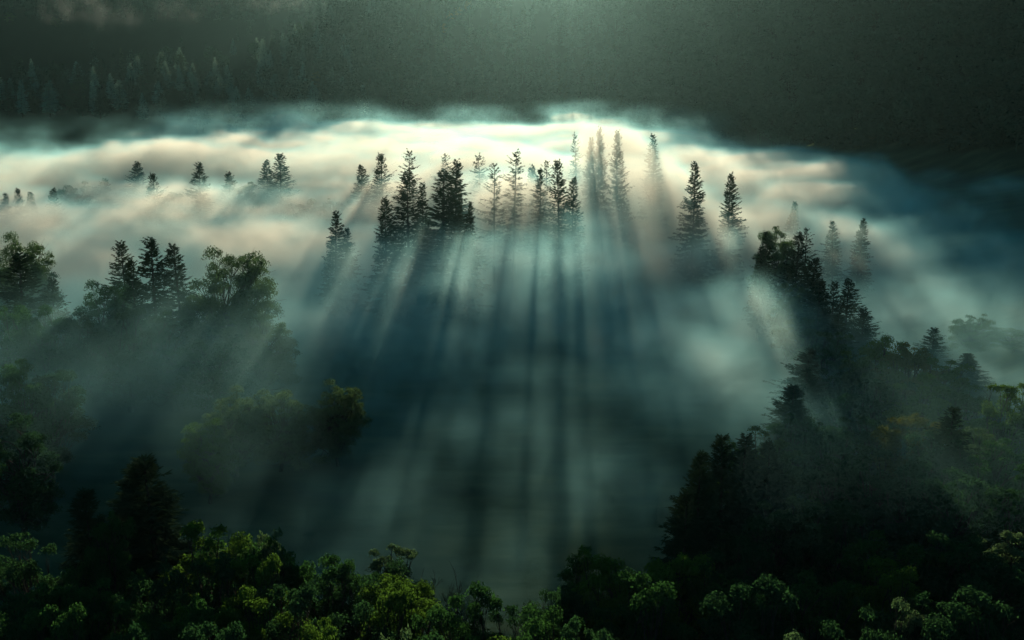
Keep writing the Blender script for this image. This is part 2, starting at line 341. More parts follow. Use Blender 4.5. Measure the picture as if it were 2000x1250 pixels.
# each tree: shape, pixel of its top in the photograph, metres away, crown width in metres, foliage, label, group
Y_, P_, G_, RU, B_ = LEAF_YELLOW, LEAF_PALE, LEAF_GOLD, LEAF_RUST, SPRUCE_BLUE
TREES = [
 # the sharp clump of spruces in the middle and its pale neighbours
 ('full', 752, 384, 256, 7.5, None, 'short spruce at the left edge of the sharp middle clump'),
 ('full', 795, 336, 260, 12.5, None, 'tall spruce with a see-through crown, left one in the sharp middle clump'),
 ('slim', 822, 357, 266, 4.5, None, 'thin dark spruce squeezed between the two big middle spruces'),
 ('full', 860, 335, 256, 14, None, 'darkest, fullest spruce in the middle of the picture'),
 ('full', 886, 312, 285, 10.5, None, 'spruce whose tip rises just behind and right of the darkest spruce'),
 ('slim', 898, 376, 262, 3.6, None, 'thin short spruce against the right flank of the darkest spruce'),
 ('slim', 914, 394, 258, 3.5, None, 'tiny lone spruce tip right of the sharp middle clump'),
 ('open', 801, 294, 330, 8.5, None, 'pale ghostly spruce rising behind the see-through middle spruce'),
 ('full', 748, 299, 345, 10, None, 'broad pale spruce fading into bright fog left of the middle clump'),
 ('full', 703, 322, 350, 9, None, 'faint spruce left of the broad pale one in the bright fog'),
 ('open', 864, 301, 360, 8, None, 'faintest spruce tip behind the middle clump, almost lost in fog'),
 ('open', 940, 303, 335, 8.5, None, 'pale spruce left of the two open trunked spruces'),
 ('open', 964, 319, 292, 8, None, 'open spruce with a bent dark trunk right of the middle clump'),
 ('open', 1003, 296, 298, 9, None, 'tallest open spruce with a straight trunk and bare side branches'),
 ('full', 1045, 322, 335, 8, None, 'pale spruce at the left of the hazy pair right of the open spruces'),
 ('open', 1062, 314, 330, 7, None, 'faint slender spruce right behind the hazy pair'),
 ('slim', 1061, 330, 296, 5.5, None, 'dark slim spruce in front of the hazy pair'),
 ('full', 1096, 311, 292, 9, None, 'bushy spruce with a pointed top, right end of the middle row'),
 ('full', 1117, 345, 288, 7, None, 'lower bushy spruce leaning out of the right end of the middle row'),
 ('full', 1165, 249, 332, 6.5, None, 'left one of the two spruce tips poking above the fog edge'),
 ('slim', 1149, 268, 336, 4.5, None, 'small side tip left of the spruces that poke above the fog edge'),
 ('full', 1208, 254, 326, 7.5, None, 'bushy right one of the two spruce tips poking above the fog edge'),
 ('slim', 1285, 262, 345, 6, None, 'thin faint spruce standing apart near the upper fog edge'),
 ('open', 1130, 262, 372, 6, None, 'faint spruce shape left of the spruces at the fog edge'),
 ('full', 1358, 316, 292, 8, None, 'lone tall spruce throwing a long shadow ray, right of centre'),
 ('full', 1425, 338, 286, 7, None, 'narrow spruce with a long slanting shadow, right of the lone tall one'),
 ('slim', 1547, 394, 300, 4, None, 'small faint spruce tip lost in the pale fog on the right'),
 ('slim', 1634, 432, 272, 4.5, None, 'faint spruce tip with a thin shadow ray, right part of the fog'),
 ('slim', 1680, 427, 270, 4.5, None, 'rightmost faint spruce tip in the pale fog'),
 # spruces running down the right side
 ('slim', 1502, 452, 245, 4.5, None, 'pale thin spruce left of the dark right hand group'),
 ('slim', 1486, 480, 235, 3.6, None, 'very thin pale spruce, leftmost of the right hand group'),
 ('leafy', 1520, 432, 262, 9, P_, 'pale round tree top behind the thin right hand spruces'),
 ('full', 1555, 454, 226, 8, None, 'dark pointed spruce, top of the right hand group'),
 ('open', 1579, 445, 240, 6, None, 'slender spruce just right of the dark pointed one'),
 ('full', 1588, 503, 215, 8, None, 'dark spruce in the heart of the right hand group'),
 ('full', 1601, 545, 206, 8.5, None, 'broad dark spruce in the right hand group, above the long shadow'),
 ('full', 1627, 550, 208, 7, B_, 'grey green spruce on the right flank of the right hand group'),
 ('full', 1657, 545, 208, 7, B_, 'single pale spruce standing right of the right hand group'),
 ('leafy', 1545, 545, 214, 6, P_, 'pale leafy treelet in front of the dark pointed spruce'),
 ('full', 1576, 680, 172, 8, B_, 'frosty grey spruce rising from the haze left of the yellowing trees'),
 ('fine', 1583, 722, 163, 7, None, 'dark spruce just under the frosty grey spruce'),
 ('fine', 1544, 754, 150, 8, None, 'dark spruce at the head of the lower right wood'),
 ('leafy', 1560, 800, 143, 8, None, 'green tree at the right foot of the dark spruce heading the lower right wood'),
 ('leafy', 1722, 634, 172, 9.5, Y_, 'hazy tree with yellowing leaves, top of the right slope'),
 ('leafy', 1781, 660, 168, 9, RU, 'hazy tree with rusty yellow crown right of the first yellowing one'),
 ('leafy', 1840, 692, 166, 9, Y_, 'pale yellow green tree below the rusty yellow crown'),
 ('leafy', 1806, 722, 152, 9, Y_, 'dense yellow green tree above the orange tipped tree'),
 ('leafy', 1690, 690, 170, 8, P_, 'grey green treelet left below the yellowing trees'),
 ('leafy', 1776, 790, 136, 7.5, RU, 'tree with an orange tipped crown on the right slope'),
 ('leafy', 1962, 738, 140, 9, Y_, 'round yellow green tree near the right edge'),
 ('slim', 1862, 796, 128, 6.5, None, 'dark spruce beside the orange tipped tree'),
 ('leafy', 1918, 822, 132, 7, P_, 'pale leafy tree right of the dark spruce near the right edge'),
 ('leafy', 1900, 610, 200, 7.5, P_, 'faint tree top in the grey mist near the right edge'),
 ('leafy', 1985, 640, 195, 8, P_, 'faint tree at the right edge in the grey mist'),
 ('full', 1893, 690, 175, 7, B_, 'hazy spruce behind the pale yellow green tree on the right'),
 ('full', 1640, 612, 196, 7, None, 'dark spruce below the broad one, foot of the right hand group'),
 ('leafy', 1612, 640, 190, 8, None, 'hazy green tree at the foot of the right hand group'),
 ('leafy', 1570, 610, 200, 8, P_, 'hazy leafy tree left under the broad dark spruce on the right'),
 ('full', 1686, 600, 200, 6.5, B_, 'dim spruce between the single pale spruce and the first yellowing tree'),
 ('leafy', 1655, 705, 172, 8.5, None, 'hazy dark tree left of the yellowing trees'),
 ('leafy', 1640, 760, 155, 8.5, None, 'dark tree in the haze right of the frosty grey spruce'),
 ('leafy', 1715, 730, 158, 9, None, 'dark green tree straight under the first yellowing tree'),
 ('leafy', 1690, 800, 142, 8.5, None, 'dark tree left of the orange tipped tree'),
 ('leafy', 1620, 820, 138, 8.5, None, 'dark tree midway between the heading dark spruce and the orange tip'),
 ('leafy', 1890, 760, 152, 9, None, 'dim tree left of the round yellow green tree near the right edge'),
 ('leafy', 1850, 840, 128, 8, None, 'dim tree right under the dark spruce of the right slope'),
 ('leafy', 1965, 850, 124, 9, None, 'dim tree at the right edge under the round yellow green tree'),
 ('full', 1822, 640, 190, 6.5, B_, 'faint spruce in the mist behind the rusty yellow crown'),
 # lower right wood
 ('fine', 1420, 850, 114, 6.5, None, 'tallest black spruce in the row beside the meadow, lower right'),
 ('fine', 1386, 884, 109, 6, None, 'black spruce left of the tallest in the lower right row'),
 ('slim', 1447, 844, 119, 5, None, 'slim black spruce right of the tallest in the lower right row'),
 ('fine', 1363, 902, 105, 6.5, None, 'black spruce second from the meadow in the lower right row'),
 ('fine', 1337, 962, 100, 6, None, 'lowest black spruce at the meadow end of the lower right row'),
 ('tall', 1505, 826, 124, 7, P_, 'pale green tree behind the row of black spruces'),
 ('fine', 1512, 862, 119, 6.5, None, 'spruce in front of the pale green tree, lower right wood'),
 ('leafy', 1462, 838, 128, 6, Y_, 'yellow green treelet peeping out behind the black spruce row'),
 ('tall', 1569, 944, 104, 7, P_, 'tree with one bright whitish tip in the dark lower right wood'),
 ('leafy', 1640, 880, 122, 9, None, 'hazy dark tree right of the spruce with a pale tree behind'),
 ('leafy', 1720, 872, 120, 9, None, 'dark rounded tree under the orange tipped tree'),
 ('leafy', 1798, 884, 116, 9, None, 'shadowed tree below the dark spruce of the right slope'),
 ('leafy', 1880, 900, 112, 9, None, 'shadowed tree near the right edge above the black wood'),
 ('tall', 1990, 926, 108, 6, LEAF, 'green lit treetop cut by the right edge'),
 ('tall', 1988, 1008, 98, 6, P_, 'sparkling pale treetop lower on the right edge'),
 ('leafy', 1500, 985, 103, 8, None, 'dark tree left of the one with the bright whitish tip'),
 ('leafy', 1650, 990, 102, 9, None, 'dark tree right of the one with the bright whitish tip'),
 ('leafy', 1745, 1028, 94, 8, LEAF, 'tree with faintly lit leaves in the middle of the dark lower right wood'),
 ('leafy', 1838, 1030, 94, 9, None, 'black tree right of the faintly lit one, lower right'),
 ('leafy', 1922, 1045, 92, 9, None, 'black tree by the right edge below the sparkling treetop'),
 ('leafy', 1738, 1098, 86, 6.5, Y_, 'small yellow tipped tree under the faintly lit one'),
 ('tall', 1765, 1152, 79, 5, P_, 'thin pale double topped tree low in the dark right corner'),
 ('leafy', 1605, 1100, 86, 8, None, 'dim tree low in the right wood left of the yellow tipped one'),
 ('leafy', 1455, 1055, 95, 8, None, 'dim tree below the row of black spruces'),
 ('leafy', 1400, 1090, 88, 7, None, 'dim tree right of the lit trees at the bottom'),
 ('leafy', 1500, 1140, 80, 8, None, 'dark tree at the bottom between the lit trees and the dark corner'),
 ('leafy', 1540, 1212, 71, 6.5, P_, 'dark tree with faint glints at the bottom edge right of centre'),
 ('bare', 1600, 1180, 76, 6, None, 'leafless twiggy tree in the dark at the bottom right'),
 ('leafy', 1680, 1190, 75, 7, None, 'black bush tree at the bottom edge right of the twiggy one'),
 ('leafy', 1840, 1150, 80, 8, None, 'black tree right of the thin double topped one'),
 ('leafy', 1930, 1160, 78, 8, None, 'black tree in the bottom right corner'),
 # bottom middle
 ('leafy', 1150, 1056, 92, 6, None, 'blue green tree at the left shoulder of the lit trees below the meadow'),
 ('leafy', 1215, 1054, 89, 8, Y_, 'bright lit yellow green tree at the bottom, right of centre'),
 ('leafy', 1312, 1062, 88, 7.5, Y_, 'lit tree next to the black spruces at the bottom'),
 ('leafy', 1245, 1125, 81, 7.5, LEAF, 'glinting tree in front of the two bright lit trees'),
 ('leafy', 1062, 1162, 76, 7, LEAF, 'green tree at the bottom just right of centre'),
 ('leafy', 1040, 1212, 70, 7, Y_, 'yellow green treetop cut by the bottom edge, right of centre'),
 ('leafy', 1130, 1190, 73, 6, None, 'darker green tree right of the yellow green one at the bottom edge'),
 ('leafy', 930, 1144, 79, 6.5, LEAF, 'round green tree with a lit right side, bottom centre'),
 ('leafy', 872, 1160, 77, 5.5, None, 'dull green tree leaning on the left of the round bottom centre tree'),
 ('bare', 846, 1030, 94, 8, None, 'tall leafless tree with fine grey twigs, bottom centre'),
 ('bare', 905, 1085, 90, 6.5, None, 'lower leafless tree right of the tall leafless one'),
 ('bare', 615, 1030, 97, 8, None, 'dim leafless tree right of the long lit hedge of crowns'),
 ('tall', 768, 1036, 97, 5, P_, 'slender grey green tree left of the tall leafless one'),
 ('leafy', 706, 1062, 92, 7, None, 'dark round tree left of the slender grey green one'),
 ('leafy', 790, 1092, 86, 6.5, Y_, 'tree with a lit yellow green side below the slender grey green one'),
 ('leafy', 745, 1140, 79, 5.5, Y_, 'small bright yellow green tree top left of bottom centre'),
 ('leafy', 675, 1150, 79, 7, None, 'dark tree in the bottom left middle, without lit leaves'),
 ('leafy', 735, 1212, 70, 5, P_, 'pale leafed tree top at the bottom edge left of centre'),
 ('leafy', 606, 1184, 74, 5, Y_, 'tiny vivid green tree top near the bottom edge'),
 ('leafy', 560, 1150, 79, 6.5, None, 'dark tree above the tiny vivid green tree top'),
 ('leafy', 830, 1215, 70, 6, None, 'black tree at the bottom edge left of the round green one'),
 ('leafy', 960, 1235, 68, 5, None, 'black tree top at the bottom edge below the round green one'),
 # bottom left
 ('fine', 300, 896, 100, 10, None, 'big black spruce, taller of the pair at the lower left'),
 ('fine', 258, 905, 103, 8, None, 'black spruce left of the taller one in the lower left pair'),
 ('fine', 182, 955, 96, 7.5, None, 'smaller black spruce left of the lower left pair'),
 ('leafy', 208, 972, 93, 4, LEAF, 'small lit leafy tree tucked behind the smaller black spruce'),
 ('leafy', 388, 1006, 95, 7, Y_, 'lit tree at the left end of the long row of lit crowns'),
 ('leafy', 440, 1018, 95, 6.5, LEAF, 'second lit tree from the left in the long row of crowns'),
 ('leafy', 490, 1020, 95, 6, P_, 'grey green tree in the middle of the long row of lit crowns'),
 ('leafy', 532, 1036, 94, 6, LEAF, 'tree at the right end of the long row of lit crowns'),
 ('leafy', 497, 1082, 85, 5.5, Y_, 'green tree right below the long row of lit crowns'),
 ('leafy', 486, 1118, 80, 5.5, Y_, 'vivid green lumpy tree, lower left of centre'),
 ('leafy', 330, 1142, 78, 4.5, Y_, 'vivid green tree near the bottom under the big black spruce'),
 ('leafy', 375, 1155, 76, 4.5, LEAF, 'green tree just right of the vivid one under the big spruce'),
 ('leafy', 430, 1090, 86, 6.5, None, 'dark tree filling the gap below the lit row of crowns'),
 ('leafy', 185, 1118, 82, 6.5, None, 'dim tree low at the left with a faintly lit top'),
 ('leafy', 262, 1100, 84, 6.5, None, 'dark tree under the big black spruce at the lower left'),
 ('leafy', 240, 1200, 73, 6, None, 'black tree at the bottom edge on the left'),
 ('leafy', 420, 1215, 71, 6, None, 'black tree at the bottom edge under the vivid green ones'),
 ('leafy', 45, 1015, 96, 6, None, 'dark tree near the left edge beside the smaller black spruce'),
 ('leafy', 105, 1085, 87, 6, LEAF, 'dull green tree between the left edge and the dim low tree'),
 ('leafy', 30, 1130, 81, 6, None, 'black tree at the left edge near the bottom'),
 ('leafy', 110, 1185, 75, 6, LEAF, 'dull tree in the bottom left corner'),
 ('leafy', 1010, 1150, 79, 5, None, 'dark bush tree filling the gap at the bottom centre'),
 ('leafy', 985, 1195, 73, 5, LEAF, 'dull green tree between the round green one and the gap'),
 ('leafy', 1100, 1115, 86, 5, None, 'dark tree left under the blue green tree below the meadow'),
 ('leafy', 650, 1090, 90, 6, LEAF, 'dull green tree right of the dim leafless one'),
 # left, middle distance
 ('dense', 28, 452, 218, 12, P_, 'pale tall tree at the left edge behind the left spruce'),
 ('full', 32, 496, 196, 12, None, 'wide armed spruce at the left edge'),
 ('full', 104, 541, 200, 8, B_, 'small spruce with spread arms in the gap near the left edge'),
 ('leafy', 70, 585, 182, 11, LEAF, 'sunlit green tree under the wide armed spruce on the left'),
 ('leafy', 15, 570, 180, 10, LEAF, 'green tree at the left edge under the wide armed spruce'),
 ('dense', 192, 543, 194, 11, LEAF, 'round tree left of the three left hand spruces'),
 ('full', 240, 470, 204, 9, B_, 'left one of the three pointed left hand spruces'),
 ('full', 290, 462, 196, 9.5, None, 'tallest, middle one of the three left hand spruces'),
 ('full', 350, 476, 202, 9, B_, 'right one of the three left hand spruces, beside the big round tree'),
 ('full', 264, 502, 192, 6, None, 'short dark spruce between the first two left hand spruces'),
 ('dense', 432, 478, 198, 15, P_, 'big round pale leaved tree right of the three left hand spruces'),
 ('dense', 505, 588, 190, 11, P_, 'lower tree bulging out at the right of the big round one'),
 ('leafy', 150, 600, 184, 11, None, 'dark tree below the round tree of the left hand group'),
 ('leafy', 240, 600, 184, 12, None, 'dark tree under the first of the three left hand spruces'),
 ('leafy', 330, 600, 185, 12, None, 'dark tree under the last of the three left hand spruces'),
 ('leafy', 420, 640, 180, 12, None, 'shaded tree below the big round pale leaved tree'),
 ('leafy', 22, 688, 146, 9, LEAF, 'tree with a lit green top at the left edge, middle height'),
 ('leafy', 80, 720, 148, 9, None, 'dark tree right of the lit one at the left edge'),
 ('leafy', 20, 790, 130, 9, None, 'black tree at the left edge below the lit top'),
 ('dense', 455, 757, 152, 8, P_, 'pale lit tree on the meadow edge, left of centre'),
 ('dense', 400, 815, 142, 6, Y_, 'low yellow green tree at the foot of the pale meadow edge tree'),
 ('dense', 540, 760, 154, 9, P_, 'dim round tree right of the pale meadow edge tree'),
 ('dense', 655, 742, 156, 7.5, P_, 'dark tree with a glinting top inside the shadow, left of centre'),
 ('full', 650, 413, 262, 7, None, 'spruce tip sticking out of the fog left of the middle clump'),
 ('slim', 674, 445, 268, 5, None, 'paler spruce tip right of the one sticking out of the fog'),
 # far left row in the bright fog
 ('full', 270, 315, 385, 10, None, 'pale spruce second from left among the far spruces in bright fog'),
 ('full', 302, 338, 340, 9, None, 'spruce right below the pale one in the far left row'),
 ('full', 383, 317, 350, 9.5, None, 'clearest spruce of the far left row in bright fog'),
 ('full', 447, 336, 360, 9, None, 'spruce between the clearest and the biggest of the far left row'),
 ('full', 543, 299, 372, 12, None, 'biggest pale spruce of the far left row'),
 ('full', 523, 312, 376, 9, None, 'pale spruce overlapping the left side of the biggest far one'),
 ('full', 200, 348, 375, 10, None, 'pale rounded spruce left of the others in the far row'),
 ('full', 34, 367, 330, 6, None, 'small dark spruce near the left edge in the far row'),
 ('slim', 58, 375, 338, 5, None, 'tiny spruce right of the small dark one near the left edge'),
 ('full', 101, 367, 340, 7, None, 'double topped small spruce in the far left row'),
 ('slim', 12, 377, 332, 5, None, 'tiny spruce at the very left edge in bright fog'),
 ('leafy', 145, 348, 370, 16, P_, 'wide pale tree between the small spruces of the far left row'),
 ('leafy', 485, 348, 366, 12, P_, 'pale bushy tree right of the far spruce beside the biggest one'),
 ('leafy', 345, 372, 350, 10, P_, 'low pale tree left of the clearest far spruce'),
 ('leafy', 600, 382, 350, 14, P_, 'low hedge like tree right of the biggest far spruce'),
 ('leafy', 660, 375, 352, 9, P_, 'low rounded tree at the right end of the far left row'),
]
for kind, px, py, d, w, mat, label in TREES:
    w *= (1.15 if d < 160 else 1.32) if NAME[kind] == 'spruce_tree' else 1.4 if d < 112 else 1.25
    if mat is None and kind in ('leafy', 'tall', 'dense'): mat = LEAF_SHADED if ('dark' in label or 'black' in label) else LEAF
    top = at(px, py, d); gz = float(height(top[0], top[1])) - .15
    plant(kind, (top[0], top[1], gz), top[2] - gz, w, label, mat, which=None)

# ------------------------------------------------------------------ the far hillside
HILL = [  # shape, pixel of its foot, height m, width m, foliage, label
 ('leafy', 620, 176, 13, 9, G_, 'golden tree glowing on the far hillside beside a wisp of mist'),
 ('full', 636, 172, 17, 7, None, 'dark spruce right of the glowing golden hillside tree'),
 ('full', 572, 182, 18, 10, HAZE_PALE, 'pale grey spruce left of the golden hillside tree'),
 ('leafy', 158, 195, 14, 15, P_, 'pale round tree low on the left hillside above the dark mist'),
 ('full', 353, 145, 20, 10, HAZE_PALE, 'tall pale spruce in the middle of the left hillside'),
 ('full', 380, 200, 18, 13, HAZE_PALE, 'broad pale tree below the tall pale spruce'),
 ('full', 412, 182, 15, 10, HAZE_PALE, 'rounded pale tree right of the broad pale one'),
 ('full', 458, 225, 16, 8, HAZE_PALE, 'left one of two pale spruces just above the fog'),
 ('full', 488, 220, 16, 9, HAZE_PALE, 'right one of two pale spruces just above the fog'),
 ('slim', 530, 196, 14, 7, HAZE_PALE, 'slim pale pair spruce right of the two above the fog'),
 ('slim', 530, 145, 17, 5, HAZE_PALE, 'slim pale spruce high on the left hillside'),
 ('full', 505, 120, 19, 8, HAZE_PALE, 'pale spruce of the upper middle hillside'),
 ('full', 457, 110, 19, 8, HAZE_PALE, 'pale spruce left of the upper middle one'),
 ('leafy', 20, 50, 14, 14, Y_, 'sunlit yellowish tree on the left ridge at the edge'),
 ('leafy', 110, 56, 14, 13, RU, 'autumn coloured tree on the left ridge'),
 ('full', 200, 62, 17, 9, None, 'dark spruce on the left ridge in front of white mist'),
 ('full', 386, 45, 22, 10, None, 'dark pointed spruce on the ridge, top left'),
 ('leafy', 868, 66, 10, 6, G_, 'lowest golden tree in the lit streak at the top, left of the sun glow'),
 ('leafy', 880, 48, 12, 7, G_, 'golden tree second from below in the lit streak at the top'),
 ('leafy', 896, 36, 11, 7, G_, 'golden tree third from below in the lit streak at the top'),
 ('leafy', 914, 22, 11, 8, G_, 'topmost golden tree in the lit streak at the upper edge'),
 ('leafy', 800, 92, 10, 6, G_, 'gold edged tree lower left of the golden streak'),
 ('leafy', 784, 100, 9, 6, Y_, 'yellowish tree left of the gold edged one on the far slope'),
]
taken = []
for kind, px, py, h, w, mat, label in HILL:
    b = hit(px, py)
    if b is None: continue
    taken.append(b[:2]); plant(kind, (b[0], b[1], b[2] - .2), h, w, label, mat)
hr = random.Random(77)
n = 0
while n < 150:                                      # the rest of the left hillside, which nothing tells apart
    px, py = hr.uniform(-10, 790) * hr.uniform(.8, 1), hr.uniform(20, 238)
    b = hit(px, py)
    if b is None or b[1] > 1000: continue
    if any((b[0] - t[0]) ** 2 + (b[1] - t[1]) ** 2 < 36 for t in taken): continue
    taken.append(b[:2]); n += 1
    if hr.random() < .68:
        plant(hr.choice(['full', 'full', 'slim']), (b[0], b[1], b[2] - .2), hr.uniform(15, 24), hr.uniform(7, 11), 'spruce in the unbroken forest on the left hillside', hr.choice([FOREST, SPRUCE, HAZE_PALE, HAZE_PALE, HAZE_PALE, B_]), 'spruces of the left hillside forest')
    else:
        plant('leafy', (b[0], b[1], b[2] - .2), hr.uniform(10, 15), hr.uniform(8, 13), 'leafy tree in the unbroken forest on the left hillside', hr.choice([FOREST_LEAF, FOREST_LEAF, FOREST_LEAF, B_]), 'leafy trees of the left hillside forest')

def forest_mass(name, label, pts, seed):
    """a wood that reads as one mass: light trees of every kind in one mesh"""
    rng = np.random.default_rng(seed); kinds = []
    for k in range(4):                              # small spruces
        b = Bag(); H = 18.; cs, ds, us, ls, ws = [], [], [], [], []
        b.add(*tube(np.array([[0, 0, -1.], [0, 0, H * .6], [0, 0, H]]), np.array([.25, .12, .02]), 4), 0)
        m = 190; q = rng.random(m) ** 1.3; az = rng.random(m) * 6.283; rr = (1 - q) * H * .17 * rng.uniform(.1, .7, m)
        c = np.column_stack([np.cos(az) * rr, np.sin(az) * rr, H * (.08 + .9 * q)])
        d = np.column_stack([np.cos(az), np.sin(az), -.35 + .6 * q * q]); d /= np.linalg.norm(d, axis=1)[:, None]
        v, f = shards(c, d, rng.normal(0, .4, (m, 3)) + [0, 0, 1], .7 + 2.2 * (1 - q), .5 + .9 * (1 - q), rng); b.add(v, f, 0); kinds.append(b.arrays())
    for k in range(4):                              # small leafy trees
        b = Bag(); b.add(*tube(np.array([[0, 0, -1.], [.2, 0, 5], [.1, .1, 9]]), np.array([.28, .2, .06]), 4), 2)
        cl = rng.normal(0, 1, (12, 3)); cl /= np.linalg.norm(cl, axis=1)[:, None]; cl = cl * [3.6, 3.6, 3.6] * rng.uniform(.5, 1, (12, 1)) + [0, 0, 9]
        m = 260; d = rng.normal(0, 1, (m, 3)); d /= np.linalg.norm(d, axis=1)[:, None]
        c = cl[rng.integers(0, 12, m)] + d * rng.uniform(.9, 1.9, (m, 1)); t = rng.normal(0, 1, (m, 3)); t /= np.linalg.norm(t, axis=1)[:, None]
        v, f = shards(c, t, d, np.full(m, 1.1), np.full(m, .9), rng); b.add(v, f, 2); kinds.append(b.arrays())
    V, Fc, M, n = [], [], [], 0
    for (x, y, z) in pts:
        v, f, m = kinds[rng.integers(0, 8)]; a = rng.random() * 6.283; s = rng.uniform(.85, 1.6); c, si = math.cos(a) * s, math.sin(a) * s
        w = np.column_stack([v[:, 0] * c - v[:, 1] * si + x, v[:, 0] * si + v[:, 1] * c + y, v[:, 2] * s * rng.uniform(.85, 1.2) + z])
        V.append(w); Fc.append(f + n); M.append(np.full(len(m), 3 if x / y < .02 and rng.random() < .16 else 1 if x / y < .1 and rng.random() < .2 else m[-1])); n += len(v)
    me = mesh_np(name, np.concatenate(V), np.concatenate(Fc), [FOREST, SPRUCE, FOREST_LEAF, SPRUCE_BLUE], np.concatenate(M))
    o = bpy.data.objects.new(name, me); col.objects.link(o)
    return tag(o, label, 'forest', kind='stuff')

pr = random.Random(9); pts = []
tries = 0
while len(pts) < 2400 and tries < 60000:
    tries += 1
    px, py = pr.uniform(380, 2120), pr.uniform(-160, 300)
    if py > -20 and pr.random() > (px - 380) / 380: continue
    b = hit(px, py)
    if b is None: continue
    if b[1] > 900 and pr.random() < .3: continue
    pts.append((b[0], b[1], b[2]))
forest_mass('far_forest', 'dark unbroken forest on the shaded far slope at the top right', pts, 3)
pts = []; tries = 0
while len(pts) < 420 and tries < 20000:
    tries += 1
    px, py = pr.uniform(-80, 700), pr.uniform(-40, 45)
    b = hit(px, py)
    if b is None or b[1] < 1000: continue
    pts.append((b[0], b[1], b[2]))
pts += [(x, float(850 + pr.uniform(-25, 90)), 0) for x in np.linspace(-520, -130, 60)]
pts = [(x, y, float(height(x, y))) for x, y, z in pts]
forest_mass('ridge_forest', 'misty forest on the ridge line behind the left hillside', pts, 4)

# ------------------------------------------------------------------ air: thin even haze, and the fog lying in the valley
def vol_mat(name, dens, scatter, absorb, aniso, attr=False, thin=(.38, .86, .93)):
    """scattering and absorption per metre, each with its own colour; from an even value or from the voxel grid"""
    m, nt, out = new_mat(name); L = nt.links.new
    sc, ab = N(nt, 'ShaderNodeVolumeScatter'), N(nt, 'ShaderNodeVolumeAbsorption'); ad = N(nt, 'ShaderNodeAddShader')
    sc.inputs['Color'].default_value = (*scatter, 1); sc.inputs['Anisotropy'].default_value = aniso; ab.inputs['Color'].default_value = tuple(1 - a for a in absorb) + (1,)
    for n in (sc, ab): n.inputs['Density'].default_value = dens
    if attr:
        at_ = N(nt, 'ShaderNodeAttribute', attribute_name='density')
        tc = N(nt, 'ShaderNodeTexCoord'); no = N(nt, 'ShaderNodeTexNoise'); no.inputs['Scale'].default_value = .14; no.inputs['Detail'].default_value = 2; no.inputs['Distortion'].default_value = .6
        fr = N(nt, 'ShaderNodeMapRange'); fr.inputs['From Min'].default_value = .3; fr.inputs['From Max'].default_value = .7; fr.inputs['To Min'].default_value = .25; fr.inputs['To Max'].default_value = 1.75
        mu = N(nt, 'ShaderNodeMath', operation='MULTIPLY')
        L(tc.outputs['Object'], no.inputs['Vector']); L(no.outputs['Fac'], fr.inputs['Value']); L(fr.outputs[0], mu.inputs[0]); L(at_.outputs['Fac'], mu.inputs[1])
        for n in (sc, ab): L(mu.outputs[0], n.inputs['Density'])       # fine torn wisps inside the voxels
        mr = N(nt, 'ShaderNodeMapRange', interpolation_type='SMOOTHSTEP'); mr.inputs['From Min'].default_value = .004; mr.inputs['From Max'].default_value = .036
        mx = N(nt, 'ShaderNodeMix', data_type='RGBA'); mx.inputs['A'].default_value = (*thin, 1); mx.inputs['B'].default_value = (*scatter, 1)
        L(at_.outputs['Fac'], mr.inputs['Value']); L(mr.outputs[0], mx.inputs['Factor']); L(mx.outputs['Result'], sc.inputs['Color']); L(mx.outputs['Result'], ab.inputs['Color'])   # teal grade of the dim light put into thin mist's colour; dense fog paler
    L(sc.outputs[0], ad.inputs[0]); L(ab.outputs[0], ad.inputs[1]); L(ad.outputs[0], out.inputs['Volume'])
    return m

b = 1204.
hv = np.array([(x, y, z) for z in (-8., 265.) for y in (-204., 2004.) for x in (-b, b)])
hf = np.array([(0, 2, 3, 1), (4, 5, 7, 6), (0, 1, 5, 4), (2, 6, 7, 3), (0, 4, 6, 2), (1, 3, 7, 5)])
haze = bpy.data.objects.new('haze', mesh_np('haze', hv, hf, [vol_mat('haze_air', .00016, (.044, .086, .090), (.85, .85, .85), .80)])); col.objects.link(haze)
tag(haze, 'thin bluish morning haze filling the valley', 'haze', kind='stuff')

